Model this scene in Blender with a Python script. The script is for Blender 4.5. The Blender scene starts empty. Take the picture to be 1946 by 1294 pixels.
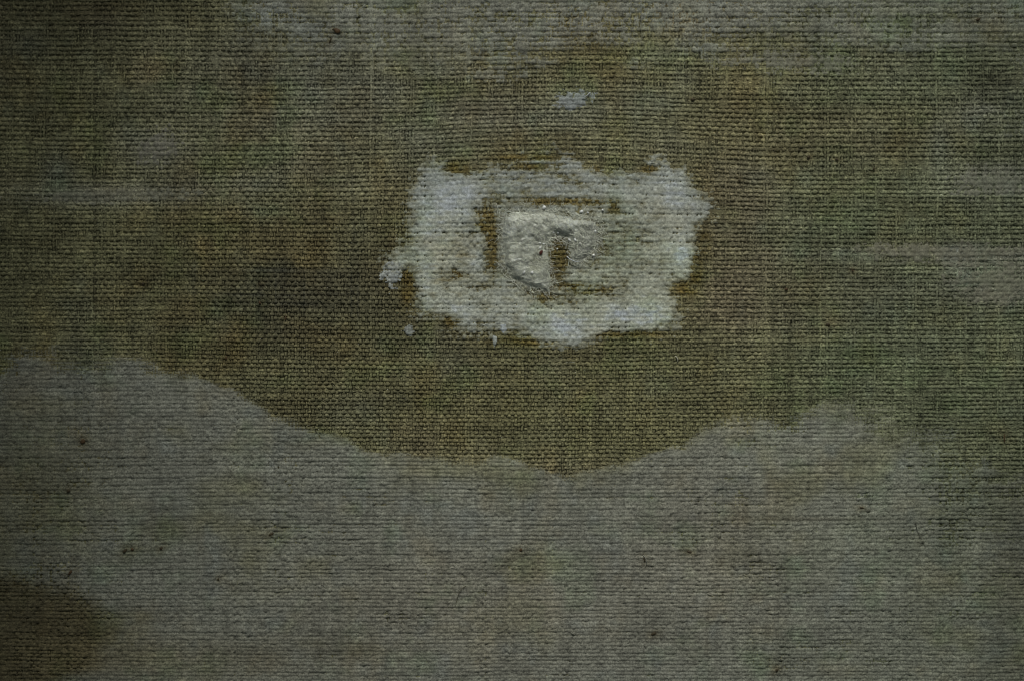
import bpy, math
import numpy as np

# ------------------------------------------------------------------ camera, light, exposure
sc = bpy.context.scene
col = sc.collection
W, H = 1946.0, 1294.0
S = 0.22 / W                                   # metres of cloth per photo pixel

def P(px, py, h):
    """photo pixel + height over the cloth (pixels) -> world (cloth hangs upright, facing -Y)"""
    px, py, h = np.broadcast_arrays(np.asarray(px, float), np.asarray(py, float), np.asarray(h, float))
    return np.stack(((px - W / 2) * S, -h * S, -(py - H / 2) * S), -1)

DIST = 0.55
cd = bpy.data.cameras.new('camera')
cam = bpy.data.objects.new('camera', cd)
col.objects.link(cam)
cam.location = (0, -DIST, 0)
cam.rotation_euler = (math.radians(90), 0, 0)
cd.sensor_width = 36
cd.lens = 36 * DIST / 0.22
cd.clip_start = 0.01
cd.clip_end = 20
sc.camera = cam

world = bpy.data.worlds.new('World')
sc.world = world
world.use_nodes = True
bg = world.node_tree.nodes['Background']
bg.inputs['Color'].default_value = (0.80, 0.92, 0.95, 1)
bg.inputs['Strength'].default_value = 0.075

# one lamp: a soft spot above and in front of the cloth, its beam centred right of the middle
LAMP = P(1250, -7500, 7400)
AIM = P(1215, 640, 0)
ld = bpy.data.lights.new('work_lamp', 'SPOT')
lamp = bpy.data.objects.new('work_lamp', ld)
col.objects.link(lamp)
lamp.location = tuple(LAMP)
from mathutils import Vector
lamp.rotation_euler = (Vector(AIM) - Vector(LAMP)).to_track_quat('-Z', 'Y').to_euler()
ld.energy = 40.5
ld.color = (1.0, 0.985, 0.93)
ld.shadow_soft_size = 0.05
ld.spot_size = math.radians(15.9)
ld.spot_blend = 1.0

sc.view_settings.view_transform = 'Standard'
sc.view_settings.look = 'None'
sc.view_settings.exposure = 0
sc.view_settings.gamma = 1
sc.cycles.pixel_filter_type = 'BLACKMAN_HARRIS'
sc.cycles.filter_width = 0.95

# ------------------------------------------------------------------ numpy helpers
rng = np.random.default_rng(11)
TAB = np.random.default_rng(3).random((64, 256, 256))

def vnoise(x, y, sx, sy, seed):
    t = TAB[seed % 64]
    x = np.asarray(x, float) / sx + 17.3 * seed
    y = np.asarray(y, float) / sy + 9.1 * seed
    xi = np.floor(x).astype(np.int64); yi = np.floor(y).astype(np.int64)
    fx = x - xi; fy = y - yi
    fx = fx * fx * (3 - 2 * fx); fy = fy * fy * (3 - 2 * fy)
    a = t[xi & 255, yi & 255]; b = t[(xi + 1) & 255, yi & 255]
    c = t[xi & 255, (yi + 1) & 255]; d = t[(xi + 1) & 255, (yi + 1) & 255]
    return (a + (b - a) * fx) * (1 - fy) + (c + (d - c) * fx) * fy

def fbm(x, y, sx, sy, seed, octs=4):
    v = 0; amp = 1; tot = 0
    for o in range(octs):
        v = v + amp * vnoise(x, y, sx / 2 ** o, sy / 2 ** o, seed + 5 * o)
        tot += amp; amp *= 0.55
    return v / tot * 2 - 1                       # about -1..1

def sstep(a, b, x):
    t = np.clip((x - a) / (b - a), 0, 1)
    return t * t * (3 - 2 * t)

def blob(x, y, cx, cy, rx, ry, rot=0.0):
    c, s = math.cos(math.radians(rot)), math.sin(math.radians(rot))
    dx, dy = x - cx, y - cy
    return np.exp(-(((dx * c + dy * s) / rx) ** 2 + ((-dx * s + dy * c) / ry) ** 2))

def sdf(x, y, poly):
    """signed distance to a polygon, positive inside"""
    x = np.asarray(x, float); y = np.asarray(y, float)
    d = np.full(x.shape, 1e9); ins = np.zeros(x.shape, bool)
    n = len(poly)
    for i in range(n):
        ax, ay = poly[i]; bx, by = poly[(i + 1) % n]
        ex, ey = bx - ax, by - ay
        t = np.clip(((x - ax) * ex + (y - ay) * ey) / (ex * ex + ey * ey + 1e-9), 0, 1)
        d = np.minimum(d, np.hypot(x - ax - t * ex, y - ay - t * ey))
        cond = ((ay > y) != (by > y))
        with np.errstate(divide='ignore', invalid='ignore'):
            xx = ax + (y - ay) * ex / (ey if ey != 0 else 1e-9)
        ins ^= cond & (x < xx)
    return np.where(ins, d, -d)

def mixc(c, d, m):
    m = np.clip(np.asarray(m), 0, 1)[..., None]
    return c * (1 - m) + np.asarray(d) * m

# ------------------------------------------------------------------ the weave
MX, MY = 100, 90                                # cloth beyond the frame
PW = 6.45                                       # warp pitch in pixels
A0, B0 = 9.45, 0.00215                          # weft pitch = A0 - B0*y : coarser at the top
def Kof(y): return np.log(A0 / np.maximum(A0 - B0 * np.asarray(y, float), 0.5)) / B0
def Yof(k): return A0 * (1 - np.exp(-B0 * np.asarray(k, float))) / B0
K0, K1 = int(math.floor(Kof(-MY))), int(math.ceil(Kof(H + MY)))
I0, I1 = int(math.floor(-MX / PW)), int(math.ceil((W + MX) / PW))
NK, NI = K1 - K0 + 1, I1 - I0 + 1
wid_k = np.clip(rng.normal(1.0, 0.09, NK), 0.8, 1.25)
wid_i = np.clip(rng.normal(1.0, 0.15, NI), 0.70, 1.40)
# slubs
for _ in range(12): wid_k[rng.integers(NK)] *= 1.18
off_k = rng.normal(0, 0.30, NK)
off_i = rng.normal(0, 0.55, NI)

def disp(px, py):
    """slow bowing of the whole cloth (the threads arch over the stiff painted patch)"""
    dx = 5.0 * fbm(px, py, 700, 500, 21, 2) + 1.3 * fbm(px, py, 110, 260, 22, 2)
    dy = 7.0 * fbm(px, py, 800, 600, 23, 2) + 1.6 * fbm(px, py, 170, 120, 24, 2)
    dy = dy - 11 * blob(px, py, 1050, 300, 330, 130) + 5 * blob(px, py, 1050, 690, 260, 90)
    return px + dx, py + dy

def amp(x, y):
    """how strongly the threads bob over and under: slack ribbed cloth above and right, tight checked cloth elsewhere"""
    m = np.clip(blob(x, y, 620, 620, 420, 260) + blob(x, y, 950, 780, 420, 120) + .8 * blob(x, y, 900, 1150, 900, 170), 0, 1)
    return 0.62 + 0.85 * m + 0.5 * (vnoise(x, y, 90, 70, 36) - 0.5)

def weft_params(k, x):
    """row index array k (absolute), x -> centre y, half width, centre height, half height"""
    kk = np.clip(k - K0, 0, NK - 1)
    jy = off_k[kk] + 2.2 * (vnoise(x, k * 37.0, 70, 37, 31) - 0.5) + 1.7 * (vnoise(x, k * 37.0, 12, 37, 32) - 0.5)
    thick = wid_k[kk] * (0.80 + 0.42 * vnoise(x, k * 41.0, 75, 41, 33)) * (0.80 + 0.40 * vnoise(x, k * 41.0, 8, 41, 34))
    pit = (A0 - B0 * Yof(k))
    ph = np.cos(np.pi * (x / PW + k))
    zc = 0.38 + amp(x, Yof(k)) * ph + 1.5 * (vnoise(x, k * 43.0, 9, 43, 35) - 0.5)
    hw = 0.56 * pit * np.minimum(thick, 1.25) * (0.93 + 0.07 * ph)
    return Yof(k) + jy, hw, zc, 2.3 * thick

def warp_params(i, y):
    ii = np.clip(i - I0, 0, NI - 1)
    K = Kof(y)
    jx = off_i[ii] + 2.0 * (vnoise(i * 37.0, y, 37, 70, 41) - 0.5) + 1.8 * (vnoise(i * 37.0, y, 37, 13, 42) - 0.5)
    thick = wid_i[ii] * (0.80 + 0.40 * vnoise(i * 41.0, y, 41, 80, 43)) * (0.85 + 0.3 * vnoise(i * 41.0, y, 41, 9, 45))
    ph = np.cos(np.pi * (K + i))
    zc = 0.12 - 1.12 * amp(i * PW, y) * ph + 2.2 * (vnoise(i * 43.0, y, 43, 9, 44) - 0.5)
    # the vertical threads are thinner, flatter in the coarse upper part
    return i * PW + jx, 0.45 * PW * np.minimum(thick, 1.3), zc, 2.0 * thick

def weave_height(x, y):
    z = np.full(x.shape, -2.0)
    kb = np.rint(Kof(y)).astype(int)
    for o in (-1, 0, 1):
        k = kb + o
        yc, hw, zc, hh = weft_params(k, x)
        q = 1 - ((y - yc) / hw) ** 2
        z = np.maximum(z, np.where(q > 0, zc + hh * np.sqrt(np.maximum(q, 0)), -9))
    ib = np.rint(x / PW).astype(int)
    for o in (-1, 0, 1):
        i = ib + o
        xc, hw, zc, hh = warp_params(i, y)
        q = 1 - ((x - xc) / hw) ** 2
        z = np.maximum(z, np.where(q > 0, zc + hh * np.sqrt(np.maximum(q, 0)), -9))
    return z

# ------------------------------------------------------------------ colours that belong to the cloth and its paint
LOW = [(-400, 700), (0, 700), (90, 688), (190, 702), (290, 706), (330, 715), (400, 730), (460, 754), (490, 775), (520, 800),
       (600, 820), (640, 840), (700, 862), (760, 870), (800, 881), (900, 880), (960, 876), (1000, 890), (1040, 900),
       (1090, 905), (1150, 891), (1180, 880), (1250, 865), (1300, 850), (1330, 824), (1380, 800), (1440, 795),
       (1500, 802), (1560, 792), (1640, 812), (1700, 842), (1760, 856), (1830, 905), (1946, 930), (2400, 940), (2400, 1800), (-400, 1800)]
UP = [(260, -400), (400, 0), (430, 50), (470, 110), (560, 130), (640, 150), (700, 135), (820, 140),
      (900, 150), (1000, 128), (1090, 112), (1200, 128), (1290, 118), (1380, 128), (1450, 104), (1560, 96), (1700, 104), (1800, 92), (1880, 130), (1946, 260),
      (2400, 300), (2400, -400)]
Z = lambda l: [(690 + a / 2.78, 250 + b / 2.78) for a, b in l]
RING = Z([(280, 215), (340, 160), (435, 155), (450, 235), (560, 200), (700, 160), (870, 108), (960, 92), (1100, 102), (1230, 165),
          (1350, 205), (1480, 215), (1530, 140), (1600, 145), (1640, 200), (1720, 250), (1770, 335), (1850, 370), (1845, 440), (1770, 510),
          (1745, 600), (1750, 760), (1660, 800), (1650, 920), (1640, 1000), (1530, 1060), (1380, 1050), (1250, 1080), (1120, 1150),
          (1050, 1140), (930, 1110), (880, 1060), (760, 1050), (650, 1050), (600, 1060), (480, 1030), (420, 990), (290, 985),
          (280, 880), (250, 750), (160, 790), (100, 750), (110, 710), (210, 590), (250, 560), (245, 400), (270, 300)])
# ochre oil halo spots along the paint edge
OCHRE = [(872, 320, 26, 13), (1090, 384, 95, 7), (1165, 400, 14, 12), (924, 420, 20, 26), (934, 480, 11, 45), (774, 545, 13, 34),
         (860, 525, 32, 10), (857, 611, 14, 10), (1104, 549, 56, 11), (1062, 490, 20, 38), (1340, 466, 14, 22), (1306, 550, 22, 13),
         (1236, 322, 18, 7), (1133, 322, 7, 6), (1322, 510, 12, 40), (1060, 570, 40, 14), (985, 650, 60, 7), (1200, 636, 55, 6),
         (1010, 318, 30, 6), (1000, 300, 60, 5)]

OLIVE = np.array((0.198, 0.193, 0.106)); GREY = np.array((0.232, 0.238, 0.196)); BROWN = np.array((0.165, 0.140, 0.072))
BLUE = np.array((0.190, 0.222, 0.212)); GREEN = np.array((0.150, 0.175, 0.110)); OCH = np.array((0.160, 0.122, 0.040))
DARK = np.array((0.080, 0.075, 0.050)); ROSE = np.array((0.215, 0.185, 0.120))

STAIN = [(-300, 1084), (40, 1090), (130, 1112), (190, 1150), (226, 1200), (190, 1262), (90, 1310), (-300, 1500)]
def stain_m(x, y): return sstep(-20, 30, sdf(x, y, STAIN) + 14 * fbm(x, y, 40, 30, 88, 3))
FLECKS = [(641, 60, 8, 5, 20), (634, 57, 5, 3, 160), (628, 78, 2.2, 11, 25), (158, 838, 6, 9, 40), (131, 932, 7, 4, -35), (238, 1046, 5, 8, 35), (252, 1043, 5, 4, 0),
          (307, 1041, 7, 4, -50), (516, 1014, 10, 4, -35), (134, 1087, 9, 4, -45), (1405, 344, 4, 5, 0), (1573, 617, 6, 5, 0), (1494, 550, 5, 4, -30),
          (1637, 964, 7, 3.2, 5), (1476, 1272, 6, 4, -30), (990, 1044, 6, 4, -35), (1242, 1203, 7, 5, -25), (1224, 1062, 2.4, 7, -10), (1620, 515, 4, 2.5, 40),
          (1310, 1048, 8, 3.5, 10), (272, 540, 5, 4, -60), (543, 605, 2.6, 7, 0), (1536, 300, 5, 3.4, 0), (1590, 304, 6, 3, 20), (1908, 832, 2.2, 12, 0), (1858, 38, 8, 4, -30),
          (495, 541, 3.5, 4, 0), (494, 576, 3.5, 5, 0), (415, 1100, 3, 4, 0), (1660, 322, 3, 4, 0), (430, 680, 3, 6, 0), (1316, 190, 7, 4, 10)]
def halo(c, x, y):
    """rusty stain round the bits of husk"""
    m = 0
    for (fx, fy, rx, ry, rot) in FLECKS: m = np.maximum(m, blob(x, y, fx, fy, 1.4 * rx + 5, 1.4 * ry + 4, rot))
    return mixc(c, (.130, .108, .055), .62 * m * sstep(-.8, .3, fbm(x, y, 9, 8, 59, 2)))
def mottling(c, x, y, amt=1.0):
    """blotchy tint of old size and grime, with the fine mealy speckle of the fibres"""
    c = mixc(c, c * np.array((0.90, 1.0, 0.90)), amt * sstep(0.05, 0.7, fbm(x, y, 70, 60, 51, 4)))
    c = mixc(c, c * np.array((1.04, 0.98, 0.90)), amt * sstep(0.05, 0.7, fbm(x, y, 60, 70, 52, 4)))
    c = mixc(c, c * np.array((0.95, 0.99, 1.06)), amt * sstep(0.1, 0.7, fbm(x, y, 40, 50, 53, 4)))
    c = c * (1 + amt * 0.22 * fbm(x, y, 90, 60, 54, 4))[..., None]
    c = c * (1 + amt * 0.19 * fbm(x, y, 8, 190, 56, 2))[..., None]      # per-thread streaks, upright
    c = c * (1 + amt * 0.18 * fbm(x, y, 160, 11, 57, 3))[..., None]      # and lengthwise
    c = c * (1 + amt * 0.42 * fbm(x, y, 6, 5, 58, 2))[..., None]         # mealy fibres
    return c

def cloth_color(x, y):
    c = np.broadcast_to(OLIVE, x.shape + (3,)).copy()
    n = fbm(x, y, 180, 140, 61, 4)
    c = mixc(c, ROSE, 0.8 * sstep(0.0, 0.6, fbm(x, y, 260, 200, 62, 4)))
    c = mixc(c, BLUE, 0.28 * sstep(0.1, 0.7, fbm(x, y, 200, 170, 63, 4)))
    # darker, dirtier cloth left of the paint
    c = mixc(c, DARK, 0.72 * np.clip(blob(x, y, 560, 560, 170, 105) + 0.3 * n, 0, 1) * blob(x, y, 540, 570, 300, 190))
    c = mixc(c, DARK * 1.2, .45 * np.clip(blob(x, y, 600, 540, 200, 80) + blob(x, y, 590, 620, 150, 60), 0, 1) * sstep(-.5, .4, fbm(x, y, 90, 26, 68, 3)))
    c = mixc(c, DARK, 0.60 * blob(x, y, 540, 560, 9, 140) * sstep(-.4, .4, fbm(x, y, 20, 24, 64, 3)))
    c = mixc(c, DARK, 0.55 * blob(x, y, 496, 565, 7, 45))
    up = sstep(.35, .8, fbm(x, y, 6, 230, 46, 2)) * blob(x, y, 580, 560, 210, 190)        # single darker blue-grey warp threads
    ln = sstep(.35, .8, fbm(x, y, 260, 6, 47, 2)) * blob(x, y, 600, 560, 220, 150)
    c = mixc(c, (.075, .082, .070), .6 * np.clip(up + ln, 0, 1))
    c = mixc(c, (.175, .145, .068), .55 * sstep(.05, .6, fbm(x, y, 150, 110, 49, 4)))
    c = mixc(c, DARK, 0.50 * blob(x, y, 712, 512, 34, 60))
    c = mixc(c, BROWN * 0.9, 0.5 * blob(x, y, 740, 400, 40, 110))
    c = mixc(c, BROWN, 0.55 * blob(x, y, 690, 740, 500, 150) * sstep(-.6, .6, n))
    c = mixc(c, OLIVE * np.array((1.02, 1.0, .92)), 0.7 * blob(x, y, 1020, 790, 300, 100))
    # top left corner and left edge brown, blue-grey patches
    c = mixc(c, BROWN * 0.62, 0.6 * np.clip(blob(x, y, 190, 20, 190, 60) + .4 * fbm(x, y, 60, 50, 65), 0, 1) * blob(x, y, 150, 0, 260, 110))
    c = mixc(c, DARK, 0.6 * blob(x, y, 190, 45, 55, 32))
    c = mixc(c, BLUE, 0.2 * blob(x, y, 55, 85, 40, 30))
    c = mixc(c, BLUE * .9, 0.25 * blob(x, y, 250, 262, 40, 26) + 0.4 * blob(x, y, 110, 330, 30, 40))
    c = mixc(c, GREY * 1.18, 0.65 * blob(x, y, 200, 370, 150, 22) + 0.5 * blob(x, y, 300, 290, 60, 34))
    c = mixc(c, GREY * 0.96, 0.62 * np.clip(blob(x, y, 620, 150, 300, 130) + .7 * blob(x, y, 1050, 215, 260, 50) + .6 * blob(x, y, 480, 345, 220, 50), 0, 1) * sstep(-.8, .4, fbm(x, y, 130, 60, 69)))
    # right side: greener, with grey smears
    c = mixc(c, GREEN * 1.1, 0.65 * sstep(1330, 1700, x + 120 * n))
    c = mixc(c, BROWN * 1.15, 0.55 * np.clip(blob(x, y, 1420, 170, 80, 60) + blob(x, y, 1450, 260, 190, 60) + blob(x, y, 1700, 250, 170, 70), 0, 1) * sstep(-.5, .5, n))
    c = mixc(c, GREY * 1.22, 0.85 * np.clip(1.2 * blob(x, y, 1790, 481, 190, 17) + 1.2 * blob(x, y, 1890, 535, 95, 40) + blob(x, y, 1890, 345, 90, 34) + .8 * blob(x, y, 1880, 220, 60, 40), 0, 1) * sstep(-.7, .3, fbm(x, y, 70, 20, 66)))
    c = mixc(c, DARK, 0.45 * np.clip(blob(x, y, 1880, 40, 70, 40) + blob(x, y, 1900, 165, 60, 26) + blob(x, y, 1840, 560, 70, 20), 0, 1))
    c = mixc(c, BLUE, 0.3 * blob(x, y, 1785, 275, 22, 50))
    c = mixc(c, BROWN * .75, .85 * stain_m(x, y))
    # ochre halo
    o = 0
    for (cx, cy, rx, ry) in OCHRE: o = np.maximum(o, blob(x, y, cx, cy, rx, ry))
    o = np.clip(1.7 * o, 0, 1) * sstep(-0.7, 0.1, fbm(x, y, 22, 12, 67))
    c = mixc(c, OCH, 0.9 * o)
    c = mixc(c, BROWN, 0.35 * sstep(-70, 0, sdf(x, y, RING)) * (1 - o))
    return mottling(halo(c, x, y), x, y)

def grey_color(x, y):
    c = np.broadcast_to(GREY, x.shape + (3,)).copy()
    c = mixc(c, OLIVE * np.array((1.12, 1.12, 1.2)), 0.7 * sstep(-0.1, 0.6, fbm(x, y, 130, 100, 71, 4)))
    c = mixc(c, GREEN * 1.45, 0.22 * sstep(1300, 1900, x + 200 * fbm(x, y, 160, 140, 74, 3)))
    c = mixc(c, BROWN * 0.72, 0.9 * stain_m(x, y))
    c = mixc(c, DARK, .6 * blob(x, y, 1480, 985, 190, 5))
    c = mixc(c, OLIVE * 0.9, 0.6 * np.clip(blob(x, y, 60, 930, 140, 150), 0, 1))
    c = mixc(c, BROWN * 1.3, 0.5 * blob(x, y, 200, 1250, 330, 40))
    c = mixc(c, GREEN * 1.1, 0.6 * np.clip(blob(x, y, 1860, 950, 130, 170) + blob(x, y, 1480, 1030, 70, 60) + .7 * blob(x, y, 1650, 985, 90, 40) + blob(x, y, 1440, 1230, 60, 40), 0, 1) * sstep(-.5, .5, fbm(x, y, 90, 90, 73)))
    c = mixc(c, DARK * 1.4, 0.5 * np.clip(blob(x, y, 1930, 1040, 60, 200) + blob(x, y, 670, 1235, 60, 22), 0, 1))
    c = mixc(c, GREY * np.array((1.07, .98, .92)), 0.6 * np.clip(blob(x, y, 850, 1150, 300, 120) + blob(x, y, 1350, 1050, 160, 140), 0, 1))
    c = mixc(c, GREY * 1.18, 0.8 * np.clip(blob(x, y, 500, 888, 110, 22) + blob(x, y, 480, 810, 100, 40) + .6 * blob(x, y, 1500, 830, 150, 40), 0, 1))
    c = mixc(c, BLUE * 1.3, 0.4 * np.clip(blob(x, y, 415, 110, 40, 60) + .7 * blob(x, y, 540, 60, 90, 40) + .5 * blob(x, y, 380, 960, 70, 26) + .6 * blob(x, y, 1360, 110, 40, 50), 0, 1))
    return mottling(halo(c, x, y), x, y, 0.85)

# ------------------------------------------------------------------ materials
def new_mat(name, rough=0.85, spec=0.25, grain=0.35, grain_scale=2600, bump=0.35):
    m = bpy.data.materials.new(name)
    m.use_nodes = True
    nt = m.node_tree; b = nt.nodes['Principled BSDF']
    at = nt.nodes.new('ShaderNodeAttribute'); at.attribute_name = 'tint'
    tc = nt.nodes.new('ShaderNodeNewGeometry')
    nz = nt.nodes.new('ShaderNodeTexNoise'); nz.inputs['Scale'].default_value = grain_scale; nz.inputs['Detail'].default_value = 3
    nz.inputs['Roughness'].default_value = 0.7
    nt.links.new(tc.outputs['Position'], nz.inputs['Vector'])
    mr = nt.nodes.new('ShaderNodeMapRange')
    mr.inputs['From Min'].default_value = 0.3; mr.inputs['From Max'].default_value = 0.7
    mr.inputs['To Min'].default_value = 1 - grain; mr.inputs['To Max'].default_value = 1 + grain
    nt.links.new(nz.outputs['Fac'], mr.inputs['Value'])
    sc_ = nt.nodes.new('ShaderNodeVectorMath'); sc_.operation = 'SCALE'
    nt.links.new(at.outputs['Color'], sc_.inputs[0]); nt.links.new(mr.outputs['Result'], sc_.inputs['Scale'])
    nt.links.new(sc_.outputs['Vector'], b.inputs['Base Color'])
    bp = nt.nodes.new('ShaderNodeBump'); bp.inputs['Strength'].default_value = bump; bp.inputs['Distance'].default_value = 0.00012
    nt.links.new(nz.outputs['Fac'], bp.inputs['Height']); nt.links.new(bp.outputs['Normal'], b.inputs['Normal'])
    b.inputs['Roughness'].default_value = rough
    b.inputs['Specular IOR Level'].default_value = spec
    return m

M_THREAD = new_mat('linen_yarn', 0.9, 0.15, 0.68)
M_SIZE = new_mat('dried_size', 0.8, 0.2, 0.30)
M_GREY = new_mat('grey_ground_paint', 0.85, 0.15, 0.56)
M_WHITE = new_mat('white_paint', 0.8, 0.2, 0.40)
M_FLUFF = new_mat('pale_fluff', 0.65, 0.3, 0.3, 1700, 0.3)
M_FIBRE = new_mat('fibre', 0.6, 0.35, 0.10)
M_DARK = new_mat('dark_plant_bit', 0.6, 0.3, 0.25)
M_BEAD = new_mat('pale_glint_resin', 0.22, 1.0, 0.05)

# ------------------------------------------------------------------ mesh building
def mesh_obj(name, verts, quads, mat, tint, parent=None, smooth=True):
    me = bpy.data.meshes.new(name)
    verts = np.ascontiguousarray(verts, np.float32).reshape(-1, 3)
    quads = np.ascontiguousarray(quads, np.int32)
    nf, w = quads.shape
    me.vertices.add(len(verts)); me.vertices.foreach_set('co', verts.ravel())
    me.loops.add(nf * w); me.loops.foreach_set('vertex_index', quads.ravel())
    me.polygons.add(nf); me.polygons.foreach_set('loop_start', np.arange(0, nf * w, w, dtype=np.int32))
    me.polygons.foreach_set('use_smooth', np.full(nf, smooth))
    a = me.attributes.new('tint', 'FLOAT_COLOR', 'POINT')
    t = np.ones((len(verts), 4), np.float32)
    t[:, :3] = np.asarray(tint, np.float32).reshape(-1, 3)
    a.data.foreach_set('color', t.ravel())
    me.update(calc_edges=True)
    me.materials.append(mat)
    o = bpy.data.objects.new(name, me)
    col.objects.link(o)
    if parent is not None: o.parent = parent
    return o

def ring_quads(n, c, caps=False):
    """faces of a tube of n rings of c corners"""
    i = np.arange(n - 1)[:, None] * c; j = np.arange(c)[None, :]; j2 = (j + 1) % c
    return np.stack(((i + j), (i + j2), (i + c + j2), (i + c + j)), -1).reshape(-1, 4)

def tag(o, label=None, cat=None, group=None, kind=None):
    for k, v in (('label', label), ('category', cat), ('group', group), ('kind', kind)):
        if v: o[k] = v
    return o

def tubes(paths, radii):
    """many thin three-sided tubes -> verts, quads (heights in px)"""
    V, Q, base = [], [], 0
    for p, r in zip(paths, radii):
        p = np.asarray(p, float); n = len(p)
        t = np.gradient(p, axis=0); t /= np.linalg.norm(t, axis=1)[:, None] + 1e-9
        a = np.cross(t, (0, 0, 1.0)); la = np.linalg.norm(a, axis=1)[:, None]; a = a / np.maximum(la, 1e-6)
        b = np.cross(t, a)
        rr = (r * np.linspace(1, 0.55, n))[:, None]
        ring = np.stack([p + rr * (a * math.cos(q) + b * math.sin(q)) for q in (math.pi / 2 * 3, math.pi / 6, math.pi * 5 / 6)], 1)
        V.append(ring.reshape(-1, 3)); Q.append(ring_quads(n, 3) + base); base += n * 3
    V = np.concatenate(V); return P(V[:, 0], V[:, 1], V[:, 2]), np.concatenate(Q), V

# ------------------------------------------------------------------ the canvas
canvas = bpy.data.objects.new('painted_canvas', None)
canvas.empty_display_size = 0.05
col.objects.link(canvas)
tag(canvas, 'coarse woven linen canvas stained olive and grey, a ragged white paint ring on it', 'canvas')

def thread_mesh(cx, cy, zc, hw, hh, along_x):
    n = len(cx)
    if along_x: e0 = (cx, cy - hw); e1 = (cx, cy + hw)
    else: e0 = (cx + hw, cy); e1 = (cx - hw, cy)
    X = np.stack((e0[0], cx, e1[0]), 1); Y = np.stack((e0[1], cy, e1[1]), 1)
    Zz = np.stack((zc - 0.05 * hh, zc + hh, zc - 0.05 * hh), 1)
    dX, dY = disp(X, Y)
    return X, Y, dX, dY, Zz

xs = np.arange(-MX, W + MX, PW / 2.4)
qx = ring_quads(len(xs), 3)
for k in range(K0, K1 + 1):
    yc, hw, zc, hh = weft_params(np.full(len(xs), k), xs)
    X, Y, dX, dY, Zz = thread_mesh(xs, yc, zc, hw, hh, True)
    c = cloth_color(dX, dY) * (rng.normal(1.0, 0.07) + 0.10 * rng.standard_normal((len(xs), 1)))[..., None]
    mesh_obj('weft_thread', P(dX, dY, Zz), qx, M_THREAD, np.clip(c, 0.01, 1), canvas)
ks = np.arange(K0, K1 + 0.01, 0.5)
ys = Yof(ks)
qy = ring_quads(len(ys), 3)
inframe = np.arange(I0, I1 + 1)
order = np.argsort(np.abs(inframe * PW - W / 2))
single = set(inframe[order[:300]].tolist())
rest = []
for i in range(I0, I1 + 1):
    xc, hw, zc, hh = warp_params(np.full(len(ys), i), ys)
    X, Y, dX, dY, Zz = thread_mesh(xc, ys, zc, hw, hh, False)
    c = cloth_color(dX, dY) * 0.95 * (rng.normal(1.0, 0.15) + 0.10 * rng.standard_normal((len(ys), 1)))[..., None]
    v = P(dX, dY, Zz); c = np.clip(c, 0.01, 1)
    if i in single: mesh_obj('warp_thread', v, qy, M_THREAD, c, canvas)
    else: rest.append((v.reshape(-1, 3), c.reshape(-1, 3)))
v = np.concatenate([r[0] for r in rest]); c = np.concatenate([r[1] for r in rest])
q = np.concatenate([qy + j * len(ys) * 3 for j in range(len(rest))])
tag(mesh_obj('warp_threads', v, q, M_THREAD, c, canvas), kind='stuff')

# dried size that fills the gaps between the threads (a slab behind and between them)
def grid(x0, x1, y0, y1, st, sy=None):
    sy = sy or st
    gx = np.arange(x0, x1 + st, st); gy = np.arange(y0, y1 + sy, sy)
    X, Y = np.meshgrid(gx, gy)
    nx, ny = len(gx), len(gy)
    a = np.arange(ny - 1)[:, None] * nx + np.arange(nx - 1)[None, :]
    return X, Y, np.stack((a, a + 1, a + nx + 1, a + nx), -1).reshape(-1, 4)[:, ::-1]
X, Y, q = grid(-MX, W + MX, -MY, H + MY, 6.5)
dX, dY = disp(X, Y)
mesh_obj('size_layer', P(dX, dY, np.full(X.shape, 0.6) + 1.7 * fbm(X, Y, 20, 16, 48, 3)), q, M_SIZE, cloth_color(dX, dY) * 0.9, canvas)

def film(name, x0, x1, y0, y1, st, load_fn, color_fn, mat, label=None, sy=None):
    """a skin of paint that lies over the weave: visible where it stands proud of the threads,
    its rim sunk between them; load_fn gives (height gained over thread tops, level filled in the pits)"""
    X, Y, q = grid(x0, x1, y0, y1, st, sy)
    dX, dY = disp(X, Y)
    wz = weave_height(X, Y)
    t, lev = load_fn(dX, dY, wz)
    h = np.maximum(wz + t, lev)
    keep = (h > wz - 1.2) 
    kf = keep.ravel()[q].any(1)
    q = q[kf]
    used = np.unique(q); remap = np.full(X.size, -1); remap[used] = np.arange(len(used))
    v = P(dX, dY, h).reshape(-1, 3)[used]
    c = color_fn(dX, dY, h, wz).reshape(-1, 3)[used]
    o = mesh_obj(name, v, remap[q], mat, np.clip(c, 0.01, 0.95), canvas)
    if label: o['label'] = label
    return o

# grey ground paint, lower band and upper wash
def low_m(x, y):
    d = sdf(x, y, LOW) + 7 * fbm(x, y, 40, 22, 81, 3) + 3.5 * fbm(x, y, 9, 9, 82, 2)
    soft = 20 + 44 * sstep(420, 120, x) + 95 * sstep(1330, 1750, x)
    return sstep(-1, 1, (d + .5 * soft + .6 * soft * fbm(x, y, 60, 34, 87, 4)) / soft)
def low_load(x, y, wz):
    m = low_m(x, y)
    thin = np.clip(0.9 * stain_m(x, y) + .8 * blob(x, y, 1880, 930, 130, 130) + .5 * blob(x, y, 60, 940, 150, 140)
                   + 0.7 * sstep(.0, .7, fbm(x, y, 90, 70, 83, 4)), 0, 1)
    t = -3.2 + m * 3.9 - (0.8 + 1.9 * thin + 2.2 * (1 - m)) * sstep(3.3, 1.0, wz)
    lev = np.where(m > .6, 1.25 + 0.9 * fbm(x, y, 26, 16, 89, 3) - 2.5 * thin, -5)
    return t, lev
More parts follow.
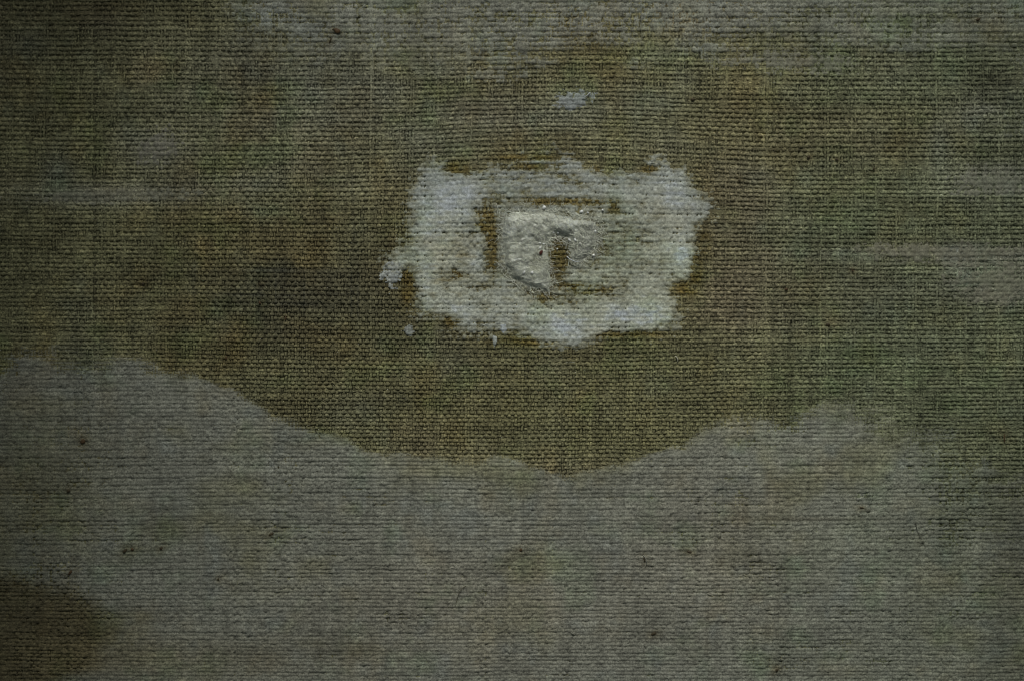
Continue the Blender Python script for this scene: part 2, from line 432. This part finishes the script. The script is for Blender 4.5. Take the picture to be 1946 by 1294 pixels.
film('grey_paint_band', -MX, W + MX, 630, H + MY, 3.2, low_load,
     lambda x, y, h, wz: mixc(cloth_color(x, y), grey_color(x, y), 0.15 + 0.85 * sstep(.35, .95, low_m(x, y))), M_GREY,
     'broad grey paint band across the lower canvas with a wavy upper edge', 1.45)

def up_m(x, y):
    d = sdf(x, y, UP) + 80 * fbm(x, y, 130, 50, 85, 4) + 10 * fbm(x, y, 14, 8, 86, 2)
    wide = 1 + 1.2 * sstep(620, 380, x)
    return sstep(-80, 110, d / wide)
def up_load(x, y, wz):
    m = up_m(x, y)
    t = -3.2 + np.minimum(m * 1.5, 1) * 3.9 - (2.2 + 2.0 * (1 - m)) * sstep(3.5, 1.2, wz)
    return t, np.full(x.shape, -5.0)
film('grey_paint_wash', 200, W + MX, -MY, 340, 3.2, up_load,
     lambda x, y, h, wz: mixc(cloth_color(x, y), grey_color(x, y), sstep(.15, 1.0, up_m(x, y))), M_GREY,
     'thin grey paint wash dragged over the thread tops along the upper edge', 1.6)

# white ring
BLUEW = np.array((0.51, 0.555, 0.575)); WARMW = np.array((0.465, 0.485, 0.395)); GREYW = np.array((0.365, 0.395, 0.37))
FL_SRC = [(738, 452), (790, 428), (1000, 420), (1090, 452), (1215, 470), (1250, 520), (1215, 640), (1165, 688), (1100, 676),
          (1092, 640), (1080, 560), (1010, 548), (972, 600), (985, 720), (985, 845), (905, 832), (790, 780), (742, 700), (735, 560)]
FLUFF = Z(FL_SRC)
def ring_thick(x, y):
    zx, zy = (x - 690) * 2.78, (y - 250) * 2.78
    th = 0.59 * np.ones_like(x)
    th = th + 0.55 * np.clip(blob(zx, zy, 430, 380, 130, 190) + blob(zx, zy, 520, 300, 90, 90) + blob(zx, zy, 1650, 320, 150, 150)
        + blob(zx, zy, 1700, 680, 70, 110) + blob(zx, zy, 1480, 980, 170, 80) + blob(zx, zy, 1060, 1040, 130, 90)
        + .8 * blob(zx, zy, 340, 800, 70, 120) + .8 * blob(zx, zy, 590, 700, 40, 60) + .7 * blob(zx, zy, 480, 920, 60, 90) + .7 * blob(zx, zy, 570, 1010, 50, 40), 0, 1)
    th = th - 0.25 * blob(zx, zy, 1350, 620, 170, 170) - 0.18 * blob(zx, zy, 1250, 840, 260, 60) - 0.22 * blob(zx, zy, 1000, 235, 400, 130)
    th = th - 0.20 * blob(zx, zy, 520, 640, 120, 200) - 0.16 * blob(zx, zy, 400, 880, 110, 110)
    o = 0
    for (cx, cy, rx, ry) in OCHRE: o = np.maximum(o, blob(x, y, cx, cy, rx, ry))
    th = th - 0.50 * np.clip(1.6 * o, 0, 1)
    fl = sdf(x, y, FLUFF)
    th = th - 0.22 * sstep(-34, -6, fl) * sstep(1190, 1130, x)
    th = th - 1.0 * np.clip(.68 * blob(zx, zy, 1035, 620, 50, 105) + .38 * blob(zx, zy, 672, 560, 32, 180) + .34 * blob(zx, zy, 950, 375, 240, 16), 0, 1)
    return th
def ring_th(x, y):
    d = sdf(x, y, RING) + 6 + 9 * fbm(x, y, 34, 20, 91, 3) + 9 * fbm(x, y, 9, 6, 92, 2)
    th = ring_thick(x, y) + 0.34 * fbm(x, y, 34, 22, 93, 4) + 0.38 * fbm(x, y, 12, 5, 94, 2)
    return np.where(d > -22, th - 1.1 * sstep(34, -22, d), -1)
def ring_load(x, y, wz):
    th = ring_th(x, y)
    # dry brush: only the thread tops take paint when the load is small
    lim = 3.9 - 4.4 * th
    t = np.clip((wz - lim) * 0.9, -2.5, .9) * 0.85
    lev = np.where(th > 0.95, 0.2 + 4.0 * np.clip(th - .95, 0, .75), -5)
    return t, lev
def ring_col(x, y, h, wz):
    th = ring_th(x, y)
    zx, zy = (x - 690) * 2.78, (y - 250) * 2.78
    c = mixc(np.broadcast_to(GREYW, x.shape + (3,)), WARMW, np.clip(blob(zx, zy, 1500, 700, 420, 420) + blob(zx, zy, 430, 700, 220, 330) + blob(zx, zy, 1100, 900, 500, 160), 0, 1))
    c = mixc(c, (.30, .34, .24), 0.6 * blob(zx, zy, 1370, 620, 130, 170))
    c = mixc(c, (.235, .232, .155), 0.85 * sstep(0.75, 0.12, th))            # thin paint lets the oil-stained cloth through
    c = mixc(c, BLUEW, sstep(0.75, 1.35, th))
    c = mixc(c, (.27, .235, .12), .6 * sstep(.15, .6, fbm(x, y, 26, 9, 118, 3)) * np.clip(blob(zx, zy, 470, 760, 200, 240) + .7 * blob(zx, zy, 1150, 830, 260, 70), 0, 1))
    return mottling(c, x, y, 0.6)
film('white_paint_ring', 700, 1375, 262, 690, 1.7, ring_load, ring_col, M_WHITE, 'ragged ring of dry brushed white paint in the middle')

# small paint dabs
def dab(cx, cy, rx, ry, seed, colr, label, rot=0, lvl=1.0, name='paint_dab'):
    def load(x, y, wz):
        b = blob(x, y, cx, cy, rx, ry, rot) * (1 + .5 * fbm(x, y, 14, 10, seed, 3)) + 0.30 * fbm(x, y, 8, 6, seed + 3, 2)
        t = np.clip((wz - (4.6 - 5.5 * b * lvl)) * .9, -2.5, .9)
        return np.where(b > .25, t, -2.5), np.full(x.shape, -5.0)
    c_, s_ = abs(math.cos(math.radians(rot))), abs(math.sin(math.radians(rot)))
    Rx, Ry = 2.2 * (rx * c_ + ry * s_), 2.2 * (rx * s_ + ry * c_)
    film(name, cx - Rx, cx + Rx, cy - Ry, cy + Ry, 2.2 if rx > 60 else 1.7, load, lambda x, y, h, wz: mottling(np.broadcast_to(np.array(colr), x.shape + (3,)).copy(), x, y, .5), M_WHITE, label)
dab(1092, 190, 32, 15, 101, (.275, .295, .285), 'small whitish dab above the ring', -12, .54)
dab(745, 522, 16, 20, 102, (.34, .365, .345), 'pale smear off the left rim of the ring', 25, .68)
dab(940, 648, 3.6, 11, 103, (.42, .45, .42), 'tiny white drip under the ring', 0, .9)
dab(957, 622, 7, 10, 104, (.42, .46, .47), 'tiny white drip at the lower rim', 10, .85)
dab(777, 628, 7, 10, 105, (.30, .32, .29), 'faint pale dab below the left rim', 0, .7)

SM = (.222, .222, .165)
dab(1790, 482, 185, 17, 109, SM, 'long faint grey smear level with the ring at the right edge', 1, .45, 'paint_smear')
dab(1895, 538, 95, 36, 110, SM, 'broad faint grey smear at the right edge, below the long one', 8, .46, 'paint_smear')
dab(1895, 345, 85, 30, 111, (.225, .23, .175), 'faint grey smear at the right edge, above the long one', 0, .46, 'paint_smear')
dab(205, 373, 150, 13, 112, SM, 'thin faint grey smear on the left, pulled lengthwise', -2, .41, 'paint_smear')
dab(300, 285, 46, 30, 113, (.215, .21, .165), 'faint grey smear upper left', -35, .40, 'paint_smear')
dab(1480, 118, 150, 24, 114, SM, 'faint grey smear below the upper edge wash', 3, .40, 'paint_smear')

# ------------------------------------------------------------------ fluff stuck to the middle
fluff = bpy.data.objects.new('fluff_tuft', None); col.objects.link(fluff)
fluff.location = tuple(P(1040, 480, 3)); fluff.empty_display_size = 0.01
tag(fluff, 'raised pale fuzzy lump with tiny shiny drops, stuck inside the white paint ring', 'fluff')
FO = -np.array(P(1040, 480, 3))
def local(v): return np.asarray(v) + FO

def fluff_h(x, y):
    d = sdf(x, y, FLUFF)
    body = sstep(-4, 14, d + 5 * fbm(x, y, 22, 20, 111, 3))
    zx, zy = (x - 690) * 2.78, (y - 250) * 2.78
    big = 0.45 + 0.45 * blob(zx, zy, 830, 500, 130, 90) + .45 * blob(zx, zy, 860, 680, 130, 150) + .45 * blob(zx, zy, 1080, 490, 120, 50) + .35 * blob(zx, zy, 800, 600, 60, 130) + .3 * blob(zx, zy, 1140, 600, 60, 70)
    big = big - .45 * blob(zx, zy, 820, 580, 26, 40) - .4 * blob(zx, zy, 940, 620, 60, 80) - .3 * blob(zx, zy, 1140, 610, 30, 30) - .25 * blob(zx, zy, 880, 700, 40, 30)
    h = 0.5 + body * (15 * big + 3.0 * fbm(x, y, 26, 22, 112, 3) + 0.8 * fbm(x + .6 * y, y - .4 * x, 12, 6, 113, 3) + 2.4 * fbm(x, y, 9, 8, 117, 3))
    return np.where(d > -9, h * sstep(-9, 3, d) - 3 * sstep(3, -9, d), -3)
X, Y, q = grid(930, 1160, 385, 565, 1.5)
d = sdf(X, Y, FLUFF); h = fluff_h(X, Y)
kf = (d.ravel()[q] > -9).any(1); q2 = q[kf]; used = np.unique(q2); rm = np.full(X.size, -1); rm[used] = np.arange(len(used))
fc = mixc(np.broadcast_to(np.array((.70, .725, .655)), X.shape + (3,)), (.52, .555, .54), sstep(-.1, .6, fbm(X, Y, 40, 30, 114)))
fc = mixc(fc, (.36, .37, .25), .8 * sstep(.0, .5, fbm(X, Y, 24, 30, 115)) * sstep(430, 470, Y))
zx, zy = (X - 690) * 2.78, (Y - 250) * 2.78
fc = mixc(fc, (.30, .31, .25), np.clip(.7 * blob(zx, zy, 1145, 600, 36, 42) + .7 * blob(zx, zy, 935, 575, 45, 40) + .6 * blob(zx, zy, 820, 570, 30, 40) + .5 * blob(zx, zy, 860, 690, 40, 26) + .5 * blob(zx, zy, 760, 730, 26, 60) + .55 * blob(zx, zy, 1190, 530, 40, 40), 0, 1))  # shade of the wad's hollows put into its colour
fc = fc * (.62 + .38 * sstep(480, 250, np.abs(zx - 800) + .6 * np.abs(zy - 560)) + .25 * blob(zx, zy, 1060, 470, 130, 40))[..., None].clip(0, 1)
fc = mixc(fc, (.74, .75, .66), .6 * sstep(.2, .7, fbm(X, Y, 18, 10, 116)))
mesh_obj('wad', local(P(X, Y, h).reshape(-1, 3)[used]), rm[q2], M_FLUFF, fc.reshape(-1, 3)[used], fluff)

# matted fibres over and around the wad
paths, rad = [], []
fr = np.random.default_rng(5)
n_f = 0
while n_f < 2600:
    x0, y0 = fr.uniform(925, 1165), fr.uniform(385, 568)
    dd = float(sdf(np.array([x0]), np.array([y0]), FLUFF)[0])
    if dd < -14 or (dd < 0 and fr.random() > .45 * math.exp(dd / 7)): continue
    if dd > 8 and fr.random() < .45: continue
    L = fr.uniform(7, 24); n = 6
    ang = fr.uniform(0, 2 * math.pi) if fr.random() < .6 else fr.normal(0.55, .35)
    bend = fr.normal(0, 1.1) / n
    pts = [(x0, y0)]
    for s in range(n - 1):
        ang += bend; pts.append((pts[-1][0] + L / n * math.cos(ang), pts[-1][1] + L / n * math.sin(ang)))
    pts = np.array(pts)
    hz = np.maximum(fluff_h(pts[:, 0], pts[:, 1]), 3.2) + 0.4 + fr.uniform(0, 2.2) * np.sin(np.linspace(0, math.pi, n)) 
    paths.append(np.column_stack((pts, hz))); rad.append(fr.uniform(0.2, 0.55)); n_f += 1
v, q, V = tubes(paths, rad)
t = np.repeat(np.clip(fr.normal(1, .30, len(paths)), .4, 1.5), 18)[:, None] * np.array((.72, .74, .64))
tag(mesh_obj('matted_fibres', local(v), q, M_FIBRE, t, fluff), kind='stuff')

def hair(name, pts, r, colr, parent=None, n=14):
    p = np.array(pts, float)
    s = np.linspace(0, len(p) - 1, n); o = np.zeros((n, 3))
    for a in range(3):                                              # Catmull-Rom through the points
        i = np.clip(s.astype(int), 0, len(p) - 2); f = s - i
        g = lambda j: p[np.clip(i + j, 0, len(p) - 1), a]
        o[:, a] = .5 * (2 * g(0) + (g(1) - g(-1)) * f + (2 * g(-1) - 5 * g(0) + 4 * g(1) - g(2)) * f ** 2 + (3 * g(0) - g(-1) - 3 * g(1) + g(2)) * f ** 3)
    v, q, V = tubes([o], [r])
    if parent is fluff: v = local(v)
    return mesh_obj(name, v, q, M_FIBRE, np.broadcast_to(np.array(colr), (len(V), 3)), parent)
# the few single fibres one can follow
hair('long_fibre', [(1046, 453, 9), (1056, 455, 13), (1063, 461, 13), (1069, 468, 8)], .8, (.62, .60, .52), fluff)
hair('long_fibre', [(942, 498, 6), (950, 504, 9), (960, 512, 7)], .7, (.55, .57, .54), fluff)
hair('long_fibre', [(998, 423, 15), (1008, 424, 19), (1016, 431, 17), (1026, 434, 14)], .8, (.74, .74, .68), fluff)
hair('long_fibre', [(1000, 442, 14), (1018, 447, 16), (1030, 456, 13)], .7, (.66, .68, .64), fluff)
hair('long_fibre', [(918, 472, 6), (926, 462, 9), (938, 455, 7)], .6, (.50, .48, .44), fluff)
hair('long_fibre', [(1077, 488, 9), (1084, 494, 13), (1094, 498, 13), (1102, 497, 9)], 1.3, (.72, .77, .80), fluff)

def pebble(name, cx, cy, h, rx, ry, rh, mat, colr, parent, rot=0, seed=0, nu=10, nv=7):
    """a small uneven rounded bit (drop, seed, grit)"""
    r0 = np.random.default_rng(seed)
    u = np.linspace(0, 2 * math.pi, nu, endpoint=False); w = np.linspace(0.001, math.pi - .001, nv)
    U, Wv = np.meshgrid(u, w)
    k = 1 + .14 * np.sin(2 * U + r0.uniform(0, 6)) * np.sin(Wv) + .08 * np.sin(3 * U + r0.uniform(0, 6)) * np.sin(Wv)
    x = rx * k * np.sin(Wv) * np.cos(U); y = ry * k * np.sin(Wv) * np.sin(U); z = rh * np.cos(Wv)
    c, s = math.cos(math.radians(rot)), math.sin(math.radians(rot))
    v = P(cx + x * c - y * s, cy + x * s + y * c, h + z).reshape(-1, 3)
    if parent is fluff: v = local(v)
    return mesh_obj(name, v, ring_quads(nv, nu), mat, np.broadcast_to(np.array(colr), (len(v), 3)), parent)

BEADS = [(1034, 395, 3.6, 3.2), (1105, 403, 3.4, 2.6), (1117, 405, 1.8, 1.7), (1145, 400, 2.0, 1.8), (1052, 443, 1.8, 2.0), (1060, 443, 2.2, 1.8),
         (1082, 457, 3.0, 2.0), (1093, 457, 3.0, 1.9), (1131, 440.5, 2.5, 2.1), (1026, 463, 1.9, 1.9), (1033, 464.5, 1.8, 2.0), (1026, 472, 2.4, 2.2),
         (996, 518.5, 3.4, 1.8), (1011, 519, 2.9, 2.3), (1059, 473.5, 1.7, 1.5), (993, 457, 4.0, 2.4), (1102, 464, 2.2, 2.0), (1128, 486, 3.6, 2.6)]
for b, (bx, by, rx, ry) in enumerate(BEADS):
    hh = max(float(fluff_h(np.array([bx]), np.array([by]))[0]), 4.0) + 1.2
    pebble('resin_glint', bx, by, hh, rx * 1.15, ry * 1.15, 2.4, M_BEAD, (.82, .84, .82) if b < 15 else (.6, .61, .55), fluff, rot=10 * b, seed=b)  # drops coloured near white, so the lamp's glint is put into their colour

# short broken fibre ends standing off the yarns all over the cloth (too many to count)
fz = np.random.default_rng(8)
NF = 18000
fx, fy = fz.uniform(-20, W + 20, NF), fz.uniform(-20, H + 20, NF)
fa = np.where(fz.random(NF) < .6, fz.normal(.25, .5, NF), fz.uniform(0, 6.28, NF)); fl_ = fz.uniform(4, 13, NF); fb = fz.normal(0, .5, NF)
u = np.linspace(0, 1, 4)
ang = fa[:, None] + fb[:, None] * u
px_ = fx[:, None] + fl_[:, None] * u * np.cos(ang); py_ = fy[:, None] + fl_[:, None] * u * np.sin(ang)
wz_ = np.maximum(weave_height(px_, py_), 2.0) + .45 + fz.uniform(0, 1.4, NF)[:, None] * np.sin(u * 2.6)
v, q, V = tubes([np.column_stack((px_[j], py_[j], wz_[j])) for j in range(NF)], fz.uniform(.22, .5, NF))
lm = np.maximum(low_m(fx, fy), up_m(fx, fy) * (fy < 330)); rm_ = np.clip(ring_th(fx, fy) * 1.2, 0, 1)
ct = mixc(mixc(cloth_color(fx, fy), grey_color(fx, fy), lm), (.48, .51, .48), rm_) * fz.uniform(.5, 1.75, NF)[:, None]
tag(mesh_obj('fibre_fuzz', v, q, M_FIBRE, np.repeat(np.clip(ct, .01, .9), 12, axis=0), canvas), kind='stuff')

# ------------------------------------------------------------------ loose bits lying on the canvas (things of their own)
tag(pebble('seed', 1028, 481, 11, 3.4, 4.4, 2.6, M_DARK, (.095, .030, .022), None, 25, 50), 'dark red oval seed lodged in the pale fuzzy lump', 'seed')
tag(hair('lint', [(1283, 676, 5), (1286, 679, 7), (1287.5, 683, 7), (1287, 687, 5)], 1.5, (.62, .60, .48)), 'short cream lint curl lying below the right part of the ring', 'lint', 'lint curls on the canvas')
tag(hair('lint', [(1121, 177, 5), (1117, 181, 7), (1112, 185, 7), (1106, 188, 5)], 1.3, (.56, .60, .60)), 'short pale lint on the small whitish dab above the ring', 'lint', 'lint curls on the canvas')
tag(hair('lint', [(1222, 1054, 5), (1227, 1060, 8), (1229, 1068, 7), (1226, 1074, 5)], .9, (.42, .42, .36)), 'thin pale lint bent over the lower grey band, beside a dark fleck', 'lint', 'lint curls on the canvas')
tag(hair('hair', [(1596, 184, 5), (1606, 175, 7), (1612, 166, 8), (1607, 161, 7), (1598, 160, 5)], .55, (.085, .08, .05)), 'fine dark hair curled on the olive cloth at upper right', 'hair', 'dark hairs on the canvas')
tag(hair('hair', [(1739, 992, 5), (1742, 1005, 7), (1747, 1018, 7), (1757, 1036, 5)], .6, (.085, .085, .065)), 'fine dark upright hair on the grey band at lower right', 'hair', 'dark hairs on the canvas')
tag(hair('hair', [(886, 1112, 5), (878, 1117, 7), (872, 1126, 7), (868, 1140, 6), (866, 1150, 5)], .7, (.12, .11, .065)), 'dark bent hair on the lower grey band, below the ring', 'hair', 'dark hairs on the canvas')

# bits of plant husk spun into the yarn: parts of the cloth
for f, (fx, fy, rx, ry, rot) in enumerate(FLECKS):
    pebble('husk_fleck', fx, fy, 4.2 if f else 5.2, rx * (.62 if f else .9), ry * (.62 if f else .9), 1.5 if f else 2.2, M_DARK, (.060, .047, .024) if f % 3 else (.085, .052, .024), canvas, rot, 100 + f)
